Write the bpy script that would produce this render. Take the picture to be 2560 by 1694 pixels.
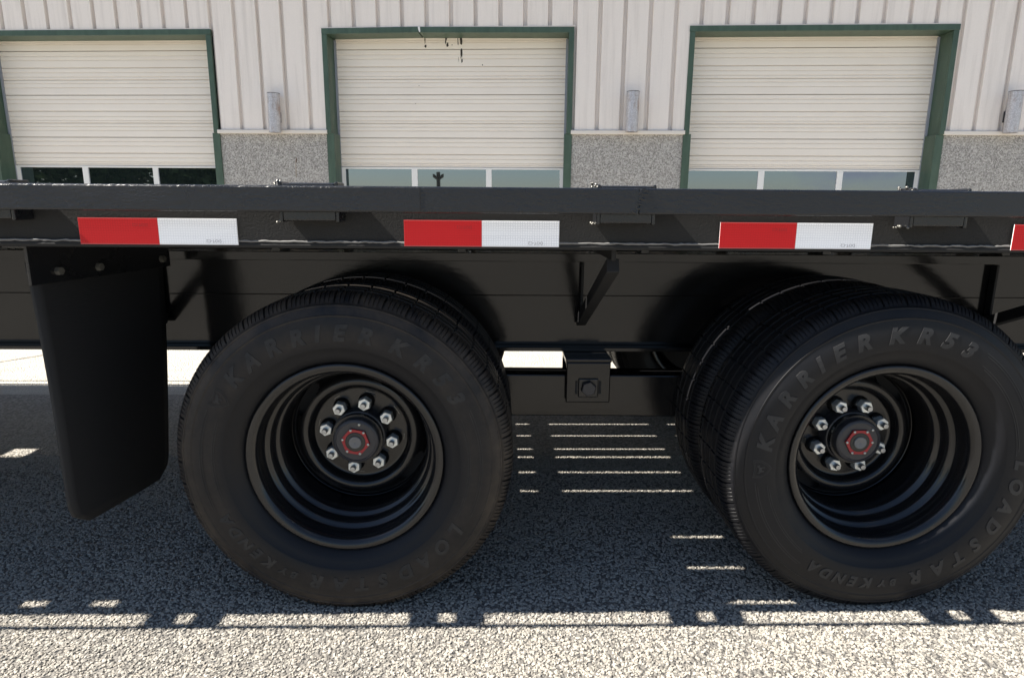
import bpy, bmesh, math, random
from mathutils import Vector, Matrix, Euler
random.seed(7)
R = math.radians
scene = bpy.context.scene
for o in list(bpy.data.objects):
    bpy.data.objects.remove(o, do_unlink=True)
col = scene.collection

# ------------------------------------------------------------------ camera
cam_d = bpy.data.cameras.new('camera')
cam = bpy.data.objects.new('camera', cam_d)
col.objects.link(cam)
PIT, YAW, ROL = 0.2104, 0.0201, -0.0081
F = Vector((math.sin(YAW), math.cos(YAW), 0)); RT = Vector((math.cos(YAW), -math.sin(YAW), 0)); UPW = Vector((0, 0, 1))
fwd = math.cos(PIT) * F - math.sin(PIT) * UPW
up0 = math.sin(PIT) * F + math.cos(PIT) * UPW
right = math.cos(ROL) * RT - math.sin(ROL) * up0
up = math.sin(ROL) * RT + math.cos(ROL) * up0
M = Matrix((right, up, -fwd)).transposed().to_4x4()
M.translation = Vector((0.001, -1.2823, 0.9395))
cam.matrix_world = M
cam_d.sensor_width = 36.0
cam_d.lens = 22.5
cam_d.clip_start = 0.02
cam_d.clip_end = 2000
scene.camera = cam

# ------------------------------------------------------------------ world, sun, exposure
SUN_DIR = Vector((0.90, 0.062, -1.0)).normalized()      # the way the light travels
to_sun = -SUN_DIR
elev = math.asin(to_sun.z)
world = bpy.data.worlds.new('World')
scene.world = world
world.use_nodes = True
wt = world.node_tree
for n in list(wt.nodes):
    wt.nodes.remove(n)
wo = wt.nodes.new('ShaderNodeOutputWorld')
bg = wt.nodes.new('ShaderNodeBackground')
sky = wt.nodes.new('ShaderNodeTexSky')
sky.sky_type = 'NISHITA'
sky.sun_disc = False
sky.sun_elevation = elev
sky.sun_rotation = math.atan2(to_sun.x, to_sun.y) % (2 * math.pi)
sky.air_density = 1.0
sky.dust_density = 0.4
sky.ozone_density = 2.8
tc = wt.nodes.new('ShaderNodeTexCoord')
mp = wt.nodes.new('ShaderNodeMapping')
mp.inputs['Scale'].default_value = (1.0, 1.0, 2.6)
nz = wt.nodes.new('ShaderNodeTexNoise')
nz.inputs['Scale'].default_value = 2.6
nz.inputs['Detail'].default_value = 8
nz.inputs['Roughness'].default_value = 0.58
rp = wt.nodes.new('ShaderNodeValToRGB')
rp.color_ramp.elements[0].position = 0.57
rp.color_ramp.elements[1].position = 0.68
cm = wt.nodes.new('ShaderNodeMixRGB')
cm.inputs[2].default_value = (4.2, 4.5, 5.0, 1)
wt.links.new(tc.outputs['Generated'], mp.inputs['Vector'])
wt.links.new(mp.outputs['Vector'], nz.inputs['Vector'])
wt.links.new(nz.outputs['Fac'], rp.inputs['Fac'])
wt.links.new(rp.outputs['Color'], cm.inputs[0])
wt.links.new(sky.outputs['Color'], cm.inputs[1])
wt.links.new(cm.outputs['Color'], bg.inputs['Color'])
bg.inputs['Strength'].default_value = 0.05
wt.links.new(bg.outputs['Background'], wo.inputs['Surface'])

sun_d = bpy.data.lights.new('sun', 'SUN')
sun_d.energy = 5.0
sun_d.angle = R(0.5)
sun_d.color = (1.0, 0.94, 0.85)
sun = bpy.data.objects.new('sun', sun_d)
sun.rotation_euler = SUN_DIR.to_track_quat('-Z', 'Y').to_euler()
sun.location = (-6, -1, 9)
col.objects.link(sun)

scene.view_settings.view_transform = 'Standard'
scene.view_settings.look = 'None'
scene.view_settings.exposure = 1.60
scene.view_settings.gamma = 1.0
scene.view_settings.use_curve_mapping = False
scene.render.engine = 'CYCLES'


# ------------------------------------------------------------------ material helpers
def mat(name, base=(.5, .5, .5), rough=.5, metal=0.0, spec=0.5):
    m = bpy.data.materials.new(name)
    m.use_nodes = True
    b = m.node_tree.nodes['Principled BSDF']
    b.inputs['Base Color'].default_value = (*base, 1)
    b.inputs['Roughness'].default_value = rough
    b.inputs['Metallic'].default_value = metal
    b.inputs['Specular IOR Level'].default_value = spec
    return m


def nodes(m):
    nt = m.node_tree
    return nt, nt.nodes['Principled BSDF'], lambda t: nt.nodes.new(t), lambda a, b: nt.links.new(a, b)


def coords(m, scale=(1, 1, 1), kind='Object', loc=(0, 0, 0)):
    nt, b, N, L = nodes(m)
    t = N('ShaderNodeTexCoord'); p = N('ShaderNodeMapping')
    p.inputs['Scale'].default_value = scale
    p.inputs['Location'].default_value = loc
    L(t.outputs[kind], p.inputs['Vector'])
    return p.outputs['Vector']


def noise(m, vec, scale, detail=4, rough=.5, dist=0):
    nt, b, N, L = nodes(m)
    n = N('ShaderNodeTexNoise')
    n.inputs['Scale'].default_value = scale
    n.inputs['Detail'].default_value = detail
    n.inputs['Roughness'].default_value = rough
    n.inputs['Distortion'].default_value = dist
    L(vec, n.inputs['Vector'])
    return n.outputs['Fac']


def voronoi(m, vec, scale, feature='F1', out='Distance', rnd=1.0):
    nt, b, N, L = nodes(m)
    n = N('ShaderNodeTexVoronoi')
    n.feature = feature
    n.inputs['Scale'].default_value = scale
    n.inputs['Randomness'].default_value = rnd
    L(vec, n.inputs['Vector'])
    return n.outputs[out]


def ramp(m, fac, stops, interp='LINEAR'):
    nt, b, N, L = nodes(m)
    r = N('ShaderNodeValToRGB')
    r.color_ramp.interpolation = interp
    e = r.color_ramp.elements
    while len(e) < len(stops):
        e.new(0.5)
    for el, (p, c) in zip(e, stops):
        el.position = p
        el.color = (*c, 1) if len(c) == 3 else c
    L(fac, r.inputs['Fac'])
    return r.outputs['Color']


def mixc(m, fac, a, b_, mode='MIX'):
    nt, b, N, L = nodes(m)
    x = N('ShaderNodeMixRGB'); x.blend_type = mode
    for i, v in ((0, fac), (1, a), (2, b_)):
        if isinstance(v, (int, float)):
            x.inputs[i].default_value = v
        elif isinstance(v, tuple):
            x.inputs[i].default_value = (*v, 1)
        else:
            L(v, x.inputs[i])
    return x.outputs['Color']


def math_n(m, op, a, b_=0.0, clamp=False):
    nt, b, N, L = nodes(m)
    x = N('ShaderNodeMath'); x.operation = op; x.use_clamp = clamp
    for i, v in ((0, a), (1, b_)):
        if isinstance(v, (int, float)):
            x.inputs[i].default_value = v
        else:
            L(v, x.inputs[i])
    return x.outputs['Value']


def bump(m, h, strength=.5, dist=.01, prev=None):
    nt, b, N, L = nodes(m)
    n = N('ShaderNodeBump')
    n.inputs['Strength'].default_value = strength
    n.inputs['Distance'].default_value = dist
    L(h, n.inputs['Height'])
    if prev is not None:
        L(prev, n.inputs['Normal'])
    L(n.outputs['Normal'], b.inputs['Normal'])
    return n.outputs['Normal']


def setin(m, name, sock):
    nt, b, N, L = nodes(m)
    L(sock, b.inputs[name])


MAT = {}


def build_materials():
    # cream wall cladding with vertical rain streaks
    m = mat('cream_cladding', (.74, .69, .65), .55); MAT['clad'] = m
    v = coords(m, (9, 9, .5)); n1 = noise(m, v, 1.6, 5, .6)
    c = ramp(m, n1, [(.28, (.70, .64, .59)), (.5, (.81, .745, .69)), (.8, (.83, .765, .71))])
    v2 = coords(m, (1, 1, 1)); n2 = noise(m, v2, 60, 3)
    c = mixc(m, .08, c, ramp(m, n2, [(.3, (.6, .57, .55)), (.7, (.9, .86, .82))]))
    setin(m, 'Base Color', c)
    # door leaf
    m = mat('beige_door', (.74, .67, .58), .5); MAT['door'] = m
    v = coords(m, (1, 1, 1.6)); n1 = noise(m, v, 1.1, 5, .6)
    c = ramp(m, n1, [(.3, (.81, .74, .66)), (.65, (.85, .785, .705))])
    v2 = coords(m); c = mixc(m, .05, c, ramp(m, noise(m, v2, 80, 2), [(.35, (.5, .46, .4)), (.65, (.9, .85, .77))]))
    setin(m, 'Base Color', c)
    # green trim
    m = mat('green_trim', (.035, .085, .06), .42); MAT['green'] = m
    v = coords(m, (3, 3, .8)); c = ramp(m, noise(m, v, 5, 5, .6), [(.3, (.038, .070, .047)), (.7, (.060, .102, .070))])
    setin(m, 'Base Color', c)
    MAT['white'] = mat('white_metal', (.78, .77, .75), .4)
    MAT['flash'] = mat('cream_flashing', (.72, .665, .60), .45)
    MAT['seal'] = mat('grey_weather_strip', (.27, .29, .33), .6)
    MAT['dark'] = mat('interior_dark', (.05, .05, .05), .8)
    m = mat('roof_metal', (.35, .33, .30), .5); MAT['roof'] = m
    # pebble dash concrete
    m = mat('pebble_concrete', (.35, .34, .32), .85); MAT['pebble'] = m
    v = coords(m); a = voronoi(m, v, 75, 'F1', 'Color'); bw = m.node_tree.nodes.new('ShaderNodeRGBToBW')
    m.node_tree.links.new(a, bw.inputs[0])
    n2 = noise(m, v, 48, 6, .7, 1.2)
    s = math_n(m, 'ADD', math_n(m, 'MULTIPLY', bw.outputs[0], .45), math_n(m, 'MULTIPLY', n2, .9))
    c = ramp(m, s, [(.42, (.11, .105, .10)), (.62, (.30, .285, .27)), (.78, (.50, .485, .46)), (.95, (.66, .63, .60))])
    big = noise(m, v, 2.2, 3)
    c = mixc(m, math_n(m, 'MULTIPLY', big, .30), c, (.40, .37, .335))
    setin(m, 'Base Color', c)
    bump(m, s, .7, .012)
    # window glass: dark coated pane that mirrors sky and trees
    m = bpy.data.materials.new('window_glass'); m.use_nodes = True; MAT['glass'] = m
    nt = m.node_tree; b = nt.nodes['Principled BSDF']
    b.inputs['Base Color'].default_value = (.012, .018, .018, 1)
    b.inputs['Roughness'].default_value = .03
    g = nt.nodes.new('ShaderNodeBsdfGlossy'); g.inputs['Roughness'].default_value = .012
    g.inputs['Color'].default_value = (.66, .74, .86, 1)
    mx = nt.nodes.new('ShaderNodeMixShader'); mx.inputs[0].default_value = .34
    nt.links.new(b.outputs[0], mx.inputs[1]); nt.links.new(g.outputs[0], mx.inputs[2])
    nt.links.new(mx.outputs[0], nt.nodes['Material Output'].inputs['Surface'])
    # galvanised
    m = mat('galvanised_steel', (.45, .43, .43), .42, .45); MAT['galv'] = m
    v = coords(m); c = ramp(m, voronoi(m, v, 60, 'F1', 'Distance'), [(.1, (.62, .60, .61)), (.7, (.46, .44, .45))])
    c = mixc(m, ramp(m, noise(m, coords(m, (4, 4, 1.0)), 5, 5, .65), [(.52, (0, 0, 0)), (.68, (.75, .75, .75))]), c, (.30, .20, .15))
    setin(m, 'Base Color', c)
    setin(m, 'Roughness', ramp(m, noise(m, v, 30, 3), [(.3, (.30,) * 3), (.7, (.55,) * 3)]))
    MAT['lampdark'] = mat('dark_bracket', (.03, .03, .035), .6)
    # trailer black paint
    m = mat('black_paint', (.010, .0105, .012), .26); MAT['black'] = m
    v = coords(m); n1 = noise(m, v, 9, 4)
    setin(m, 'Roughness', ramp(m, n1, [(.3, (.20,) * 3), (.7, (.34,) * 3)]))
    bump(m, noise(m, v, 140, 3), .10, .003)
    m = mat('black_paint_beam', (.007, .007, .0075), .2, 0, .42); MAT['beam'] = m
    v = coords(m); setin(m, 'Roughness', ramp(m, noise(m, v, 5, 5), [(.3, (.10,) * 3), (.7, (.18,) * 3)]))
    bump(m, noise(m, coords(m, (1, 1, 2)), 30, 3), .05, .004)
    # rub rail: lumpy old paint
    m = mat('lumpy_black_paint', (.009, .010, .0125), .3); MAT['lumpy'] = m
    v = coords(m, (.75, 1, 1.7)); h = noise(m, v, 105, 6, .62, .6); h2 = noise(m, coords(m, (.12, 1, 1)), 60, 5, .6)
    msk = ramp(m, noise(m, coords(m, (.6, 1, 1)), 3.2, 2), [(.40, (.55,) * 3), (.6, (1,) * 3)])
    hh = math_n(m, 'ADD', math_n(m, 'MULTIPLY', h, msk), math_n(m, 'MULTIPLY', h2, .55))
    bump(m, hh, .46, .0036)
    setin(m, 'Roughness', ramp(m, noise(m, v, 12, 3), [(.3, (.22,) * 3), (.7, (.36,) * 3)]))
    m = mat('channel_paint', (.030, .0295, .029), .7, 0, .12); MAT['channel'] = m
    v = coords(m); bump(m, noise(m, v, 210, 4, .7), .5, .003)
    setin(m, 'Roughness', ramp(m, noise(m, v, 20, 4), [(.3, (.60,) * 3), (.7, (.75,) * 3)]))
    MAT['bead'] = mat('grey_sealant', (.16, .155, .15), .5)
    MAT['flap'] = mat('black_rubber', (.010, .010, .011), .75)
    bump(MAT['flap'], noise(MAT['flap'], coords(MAT['flap'], (30, 3, 30)), 12, 3), .2, .003)
    # tyre rubber, clean and dusty
    for key, dust in (('tyre', .07), ('tyre_dusty', .75)):
        m = mat('rubber_' + key, (.016, .0165, .018), .55, 0, .26); MAT[key] = m
        nt, b, N, L = nodes(m)
        t = N('ShaderNodeTexCoord'); sx = N('ShaderNodeSeparateXYZ'); L(t.outputs['Object'], sx.inputs[0])
        r2 = math_n(m, 'SQRT', math_n(m, 'ADD', math_n(m, 'MULTIPLY', sx.outputs[0], sx.outputs[0]), math_n(m, 'MULTIPLY', sx.outputs[2], sx.outputs[2])))
        band = ramp(m, r2, [(.262, (0, 0, 0)), (.285, (.45,) * 3), (.318, (.30,) * 3), (.345, (.95,) * 3), (.38, (.8,) * 3)])
        nn = noise(m, coords(m, (1, 1, 1)), 7.5, 7, .68, .4)
        nf = noise(m, coords(m, (1, 1, 1)), 60, 5, .7)
        low = ramp(m, math_n(m, 'MULTIPLY_ADD', sx.outputs[2], -1.0), [(0.0, (.75,) * 3), (.30, (1,) * 3)])
        mk = math_n(m, 'MULTIPLY', ramp(m, math_n(m, 'ADD', math_n(m, 'MULTIPLY', nn, .75), math_n(m, 'MULTIPLY', nf, .25)), [(.36, (0, 0, 0)), (.64, (1, 1, 1))]), band)
        mk = math_n(m, 'MULTIPLY', mk, low)
        mk = math_n(m, 'MULTIPLY', mk, dust)
        c = mixc(m, mk, ramp(m, nn, [(.3, (.0050, .0056, .0078)), (.7, (.0078, .0084, .0108))]), (.078, .061, .045))
        setin(m, 'Base Color', c)
        setin(m, 'Roughness', ramp(m, nn, [(.3, (.42,) * 3), (.7, (.60,) * 3)]))
        bump(m, nf, .12, .002)
    m = mat('tyre_lettering', (.030, .029, .030), .62); MAT['letter'] = m
    c = ramp(m, noise(m, coords(m), 9, 6, .7), [(.35, (.011, .0115, .0135)), (.7, (.024, .0235, .024))]); setin(m, 'Base Color', c)
    m = mat('tyre_lettering_dusty', (.05, .045, .04), .7); MAT['letter_dusty'] = m
    c = ramp(m, noise(m, coords(m), 26, 7, .75), [(.42, (.008, .009, .011)), (.70, (.032, .0285, .025))]); setin(m, 'Base Color', c)
    m = mat('black_rim_paint', (.009, .009, .0100), .33, 0, .5); MAT['rim'] = m
    v = coords(m); setin(m, 'Roughness', ramp(m, noise(m, v, 14, 4), [(.3, (.15,) * 3), (.7, (.27,) * 3)]))
    bump(m, noise(m, v, 60, 3), .05, .003)
    MAT['hub'] = mat('hub_grey_black', (.032, .032, .038), .42)
    MAT['zinc'] = mat('zinc_plated_steel', (.78, .82, .82), .32, .6)
    MAT['stud'] = mat('steel_stud', (.42, .43, .44), .38, .85)
    MAT['redring'] = mat('red_cap_ring', (.36, .022, .026), .5)
    MAT['plug'] = mat('grey_plug', (.16, .16, .16), .5)
    MAT['plugring'] = mat('olive_grey_ring', (.035, .034, .028), .55)
    MAT['bolt'] = mat('bright_bolt', (.6, .58, .52), .35, .7)
    MAT['weld'] = mat('weld_metal', (.16, .155, .14), .35, .5)
    MAT['scratch'] = mat('bare_metal_scratch', (.30, .28, .24), .45, .3)
    # reflective tape
    for key, c0, c1 in (('tape_red', (.46, .004, .006), (.58, .008, .012)), ('tape_white', (.66, .68, .73), (.88, .90, .94))):
        m = mat(key, c0, .45, 0, .3); MAT[key] = m
        v = coords(m, (1, 1, 1)); f = voronoi(m, v, 210, 'DISTANCE_TO_EDGE', 'Distance', .25)
        c = ramp(m, f, [(.05, c0), (.22, c1)])
        setin(m, 'Base Color', mixc(m, ramp(m, noise(m, coords(m, (.5, 1, 6)), 8, 3), [(.4, (0, 0, 0)), (.6, (.5, .5, .5))]), c, c1))
    MAT['edge_red'] = mat('tape_edge_red', (.60, .08, .08), .4)
    MAT['edge_white'] = mat('tape_edge_white', (.85, .85, .86), .4)
    MAT['ink'] = mat('tape_ink', (.25, .25, .27), .6)
    MAT['ink_red'] = mat('tape_ink_red', (.30, .010, .013), .6)
    # deck wood
    m = mat('deck_wood', (.12, .10, .075), .75); MAT['wood'] = m
    c = ramp(m, noise(m, coords(m, (.6, 14, 14)), 4, 6, .6), [(.3, (.06, .05, .04)), (.7, (.17, .14, .10))]); setin(m, 'Base Color', c)
    # ground
    m = mat('worn_asphalt', (.33, .31, .28), .9); MAT['ground'] = m
    v = coords(m)
    d1 = voronoi(m, v, 120, 'F1', 'Distance'); c1 = voronoi(m, v, 120, 'F1', 'Color')
    bw = m.node_tree.nodes.new('ShaderNodeRGBToBW'); m.node_tree.links.new(c1, bw.inputs[0])
    c = ramp(m, bw.outputs[0], [(.15, (.15, .14, .125)), (.40, (.27, .255, .225)), (.75, (.36, .34, .30))])
    c = mixc(m, ramp(m, d1, [(.45, (0, 0, 0)), (.75, (.6, .6, .6))]), c, (.12, .11, .10))
    big = noise(m, v, 1.3, 5, .6)
    c = mixc(m, ramp(m, big, [(.4, (0, 0, 0)), (.7, (.35, .35, .35))]), c, (.33, .305, .265))
    # under the loose stones lies dark binder
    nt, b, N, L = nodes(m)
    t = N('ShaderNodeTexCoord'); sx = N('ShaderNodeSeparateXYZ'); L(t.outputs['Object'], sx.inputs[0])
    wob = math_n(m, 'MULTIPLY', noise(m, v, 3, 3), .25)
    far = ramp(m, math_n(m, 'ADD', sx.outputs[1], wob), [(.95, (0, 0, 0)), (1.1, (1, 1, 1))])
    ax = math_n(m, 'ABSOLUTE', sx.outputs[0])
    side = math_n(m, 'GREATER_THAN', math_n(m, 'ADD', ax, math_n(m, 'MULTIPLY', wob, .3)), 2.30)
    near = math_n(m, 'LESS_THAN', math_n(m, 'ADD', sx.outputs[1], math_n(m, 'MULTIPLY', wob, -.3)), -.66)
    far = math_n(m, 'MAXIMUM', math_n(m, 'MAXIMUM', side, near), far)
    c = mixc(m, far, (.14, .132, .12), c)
    apron = math_n(m, 'GREATER_THAN', math_n(m, 'ADD', sx.outputs[1], math_n(m, 'MULTIPLY', noise(m, v, 9, 4), .06)), 1.80)
    conc = ramp(m, noise(m, coords(m, (1, 2.5, 1)), 6, 8, .7), [(.3, (.34, .32, .275)), (.7, (.47, .44, .385))])
    c = mixc(m, apron, c, conc)
    setin(m, 'Base Color', c)
    hgt = math_n(m, 'SUBTRACT', 1.0, d1)
    bump(m, hgt, .8, .010)
    m = mat('light_aggregate', (.4, .37, .33), .85); MAT['stone'] = m
    nt, b, N, L = nodes(m)
    oi = N('ShaderNodeObjectInfo')
    c = ramp(m, oi.outputs['Random'], [(0, (.14, .133, .12)), (.2, (.225, .212, .188)), (.5, (.30, .283, .248)), (.85, (.37, .348, .308)), (1, (.31, .275, .23))])
    pn = noise(m, oi.outputs['Location'], 2.2, 4, .6)
    c = mixc(m, ramp(m, pn, [(.35, (0, 0, 0)), (.7, (.5, .5, .5))]), c, (.36, .33, .28))
    setin(m, 'Base Color', c)
    MAT['tar'] = mat('joint_filler', (.10, .09, .08), .9)
    m = mat('leaf_green', (.05, .085, .03), .6); MAT['leaf'] = m
    c = ramp(m, noise(m, coords(m), .8, 3), [(.3, (.035, .06, .02)), (.7, (.075, .115, .04))]); setin(m, 'Base Color', c)
    MAT['bark'] = mat('bark', (.09, .07, .05), .9)
    MAT['stain'] = mat('dark_scrape', (.035, .03, .025), .8)
    MAT['smear'] = mat('brown_smear', (.26, .22, .17), .8)
    MAT['rust'] = mat('rust_spot', (.12, .075, .05), .9); MAT['rustrun'] = mat('rust_run', (.30, .24, .185), .9)


build_materials()


# ------------------------------------------------------------------ mesh helpers
class MB:
    def __init__(self):
        self.v = []; self.f = []; self.mi = []

    def quad(self, a, b, c, d, mi=0):
        n = len(self.v); self.v += [a, b, c, d]; self.f.append((n, n + 1, n + 2, n + 3)); self.mi.append(mi)

    def poly(self, pts, mi=0):
        n = len(self.v); self.v += list(pts); self.f.append(tuple(range(n, n + len(pts)))); self.mi.append(mi)

    def box(self, x0, x1, y0, y1, z0, z1, mi=0):
        n = len(self.v)
        self.v += [(x0, y0, z0), (x1, y0, z0), (x1, y1, z0), (x0, y1, z0), (x0, y0, z1), (x1, y0, z1), (x1, y1, z1), (x0, y1, z1)]
        for q in ((0, 3, 2, 1), (4, 5, 6, 7), (0, 1, 5, 4), (1, 2, 6, 5), (2, 3, 7, 6), (3, 0, 4, 7)):
            self.f.append(tuple(n + i for i in q)); self.mi.append(mi)

    def prism(self, pts, ext, mi=0):
        """polygon pts (3-D) swept by vector ext"""
        n = len(self.v); k = len(pts)
        self.v += [tuple(p) for p in pts] + [tuple(Vector(p) + Vector(ext)) for p in pts]
        self.f.append(tuple(range(n + k - 1, n - 1, -1))); self.mi.append(mi)
        self.f.append(tuple(range(n + k, n + 2 * k))); self.mi.append(mi)
        for i in range(k):
            j = (i + 1) % k
            self.f.append((n + i, n + j, n + k + j, n + k + i)); self.mi.append(mi)

    def lathe(self, prof, angs, mi=0, closed=True, skip=None, cap0=False, cap1=False):
        """prof: (r, y) list; axis = Y; angs in radians"""
        n = len(self.v); A = len(angs); P = len(prof)
        for a in angs:
            c, s = math.cos(a), math.sin(a)
            for r, y in prof:
                self.v.append((r * c, y, r * s))
        for i in range(A if closed else A - 1):
            j = (i + 1) % A
            for k in range(P - 1):
                if skip and skip(.5 * (angs[i] + (angs[j] if j else angs[i] + (angs[1] - angs[0]))), .5 * (prof[k][0] + prof[k + 1][0]), k):
                    continue
                self.f.append((n + i * P + k, n + i * P + k + 1, n + j * P + k + 1, n + j * P + k)); self.mi.append(mi)
        if cap0:
            self.f.append(tuple(n + i * P for i in range(A))); self.mi.append(mi)
        if cap1:
            self.f.append(tuple(n + i * P + P - 1 for i in range(A - 1, -1, -1))); self.mi.append(mi)

    def mesh(self, name, mats, smooth=False, sharp=None):
        me = bpy.data.meshes.new(name)
        me.from_pydata(self.v, [], self.f)
        for k in mats:
            me.materials.append(MAT[k])
        for p, i in zip(me.polygons, self.mi):
            p.material_index = i
        bm = bmesh.new(); bm.from_mesh(me)
        bmesh.ops.remove_doubles(bm, verts=bm.verts, dist=1e-6)
        bmesh.ops.recalc_face_normals(bm, faces=bm.faces)
        if smooth:
            for f in bm.faces:
                f.smooth = True
            if sharp:
                lim = R(sharp)
                for e in bm.edges:
                    if len(e.link_faces) == 2 and e.calc_face_angle(0) > lim:
                        e.smooth = False
        bm.to_mesh(me); bm.free()
        return me

    def build(self, name, mats, parent=None, smooth=False, sharp=None, bev=0, loc=None):
        if isinstance(mats, str):
            mats = (mats,)
        return obj(name, self.mesh(name, mats, smooth, sharp), parent, bev, loc)


def obj(name, me, parent=None, bev=0, loc=None, rot=None):
    o = bpy.data.objects.new(name, me)
    col.objects.link(o)
    if parent is not None:
        o.parent = parent
    if loc is not None:
        o.location = loc
    if rot is not None:
        o.rotation_euler = rot
    if bev:
        b = o.modifiers.new('bevel', 'BEVEL'); b.width = bev; b.segments = 2; b.limit_method = 'ANGLE'; b.angle_limit = R(40)
    return o


def box(name, m, parent, x0, x1, y0, y1, z0, z1, bev=0):
    b = MB(); b.box(x0, x1, y0, y1, z0, z1)
    return b.build(name, m, parent, bev=bev)


def empty(name, loc=(0, 0, 0), rz=0.0):
    o = bpy.data.objects.new(name, None); col.objects.link(o)
    o.empty_display_size = .2; o.location = loc; o.rotation_euler = (0, 0, rz)
    return o


def tag(o, label=None, cat=None, group=None, kind=None):
    if label: o['label'] = label
    if cat: o['category'] = cat
    if group: o['group'] = group
    if kind: o['kind'] = kind
    return o


def circ(n, a0=0.0):
    return [a0 + 2 * math.pi * i / n for i in range(n)]


# ------------------------------------------------------------------ ground
b = MB(); b.quad((-400, -400, 0), (400, -400, 0), (400, 400, 0), (-400, 400, 0))
g = b.build('ground', 'ground'); tag(g, 'worn light asphalt yard with exposed pale aggregate', None, None, 'structure')
b = MB()
p0, p1 = Vector((-2.922, 2.409)), Vector((-2.808, 2.56)); dv = (p1 - p0).normalized(); nn = Vector((-dv.y, dv.x)) * .006
A = p0 - dv * 6; B = p1 + dv * 6
b.quad((A.x - nn.x, A.y - nn.y, .004), (B.x - nn.x, B.y - nn.y, .004), (B.x + nn.x, B.y + nn.y, .004), (A.x + nn.x, A.y + nn.y, .004))
tag(b.build('pavement_joint', 'tar'), 'thin dark joint line across the sunlit paving', None, None, 'structure')


def pebble_patch():
    me = bpy.data.meshes.new('aggregate')
    X0, X1, Y0, Y1 = -2.3, 2.3, -.65, 1.0
    me.from_pydata([(X0, Y0, 0), (X1, Y0, 0), (X1, Y1, 0), (X0, Y1, 0)], [], [(0, 1, 2, 3)])
    o = obj('aggregate', me); tag(o, 'loose light and grey aggregate stones set in the worn asphalt', None, None, 'stuff')
    ng = bpy.data.node_groups.new('aggregate_scatter', 'GeometryNodeTree')
    ng.interface.new_socket('Geometry', in_out='INPUT', socket_type='NodeSocketGeometry')
    ng.interface.new_socket('Geometry', in_out='OUTPUT', socket_type='NodeSocketGeometry')
    N = ng.nodes.new; L = ng.links.new
    gi = N('NodeGroupInput'); go = N('NodeGroupOutput')
    dp = N('GeometryNodeDistributePointsOnFaces'); 
    dn = N('ShaderNodeTexNoise'); dn.inputs['Scale'].default_value = 3.5; dn.inputs['Detail'].default_value = 3
    dpos = N('GeometryNodeInputPosition'); L(dpos.outputs[0], dn.inputs['Vector'])
    dm = N('ShaderNodeMapRange'); dm.inputs[1].default_value = .3; dm.inputs[2].default_value = .7; dm.inputs[3].default_value = 17000; dm.inputs[4].default_value = 28000
    L(dn.outputs['Fac'], dm.inputs[0]); L(dm.outputs[0], dp.inputs['Density'])
    ico = N('GeometryNodeMeshIcoSphere'); ico.inputs['Radius'].default_value = 1.0; ico.inputs['Subdivisions'].default_value = 1
    # crush the pebble a little with noise so that it is angular
    pos = N('GeometryNodeInputPosition'); tn = N('ShaderNodeTexNoise'); tn.inputs['Scale'].default_value = 1.3
    sub = N('ShaderNodeVectorMath'); sub.operation = 'SUBTRACT'; sub.inputs[1].default_value = (.5, .5, .5)
    sc = N('ShaderNodeVectorMath'); sc.operation = 'SCALE'; sc.inputs['Scale'].default_value = 1.3
    sp = N('GeometryNodeSetPosition')
    L(pos.outputs[0], tn.inputs['Vector']); L(tn.outputs['Color'], sub.inputs[0]); L(sub.outputs[0], sc.inputs[0])
    L(ico.outputs['Mesh'], sp.inputs['Geometry']); L(sc.outputs[0], sp.inputs['Offset'])
    sm = N('GeometryNodeSetMaterial'); sm.inputs['Material'].default_value = MAT['stone']
    L(sp.outputs[0], sm.inputs['Geometry'])
    ip = N('GeometryNodeInstanceOnPoints')
    rr = N('FunctionNodeRandomValue'); rr.data_type = 'FLOAT_VECTOR'
    rr.inputs[0].default_value = (-.35, -.35, 0); rr.inputs[1].default_value = (.35, .35, 6.28)
    rs = N('FunctionNodeRandomValue'); rs.data_type = 'FLOAT_VECTOR'
    rs.inputs[0].default_value = (.0020, .0017, .0015); rs.inputs[1].default_value = (.0060, .0047, .0038)
    rs.inputs['Seed'].default_value = 5
    L(gi.outputs[0], dp.inputs['Mesh']); L(dp.outputs['Points'], ip.inputs['Points']); L(sm.outputs[0], ip.inputs['Instance'])
    L(rr.outputs[0], ip.inputs['Rotation']); L(rs.outputs[0], ip.inputs['Scale'])
    L(ip.outputs['Instances'], go.inputs[0])
    md = o.modifiers.new('scatter', 'NODES'); md.node_group = ng
    return o


pebble_patch()

# ------------------------------------------------------------------ building
WALL_ANG = -0.0758
bld = empty('industrial_building', (0, 7.2403, 0), WALL_ANG)
tag(bld, 'cream metal-clad industrial building with three green-trimmed overhead doors', 'building')
DOORS = [-5.244, -0.667, 3.8805]
HW = 1.575
S0, S1 = -16.0, 14.0
TOPZ, SILL, HEAD = 4.75, 1.806, 3.035


def in_door(s):
    return any(abs(s - c) < HW for c in DOORS)


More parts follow.
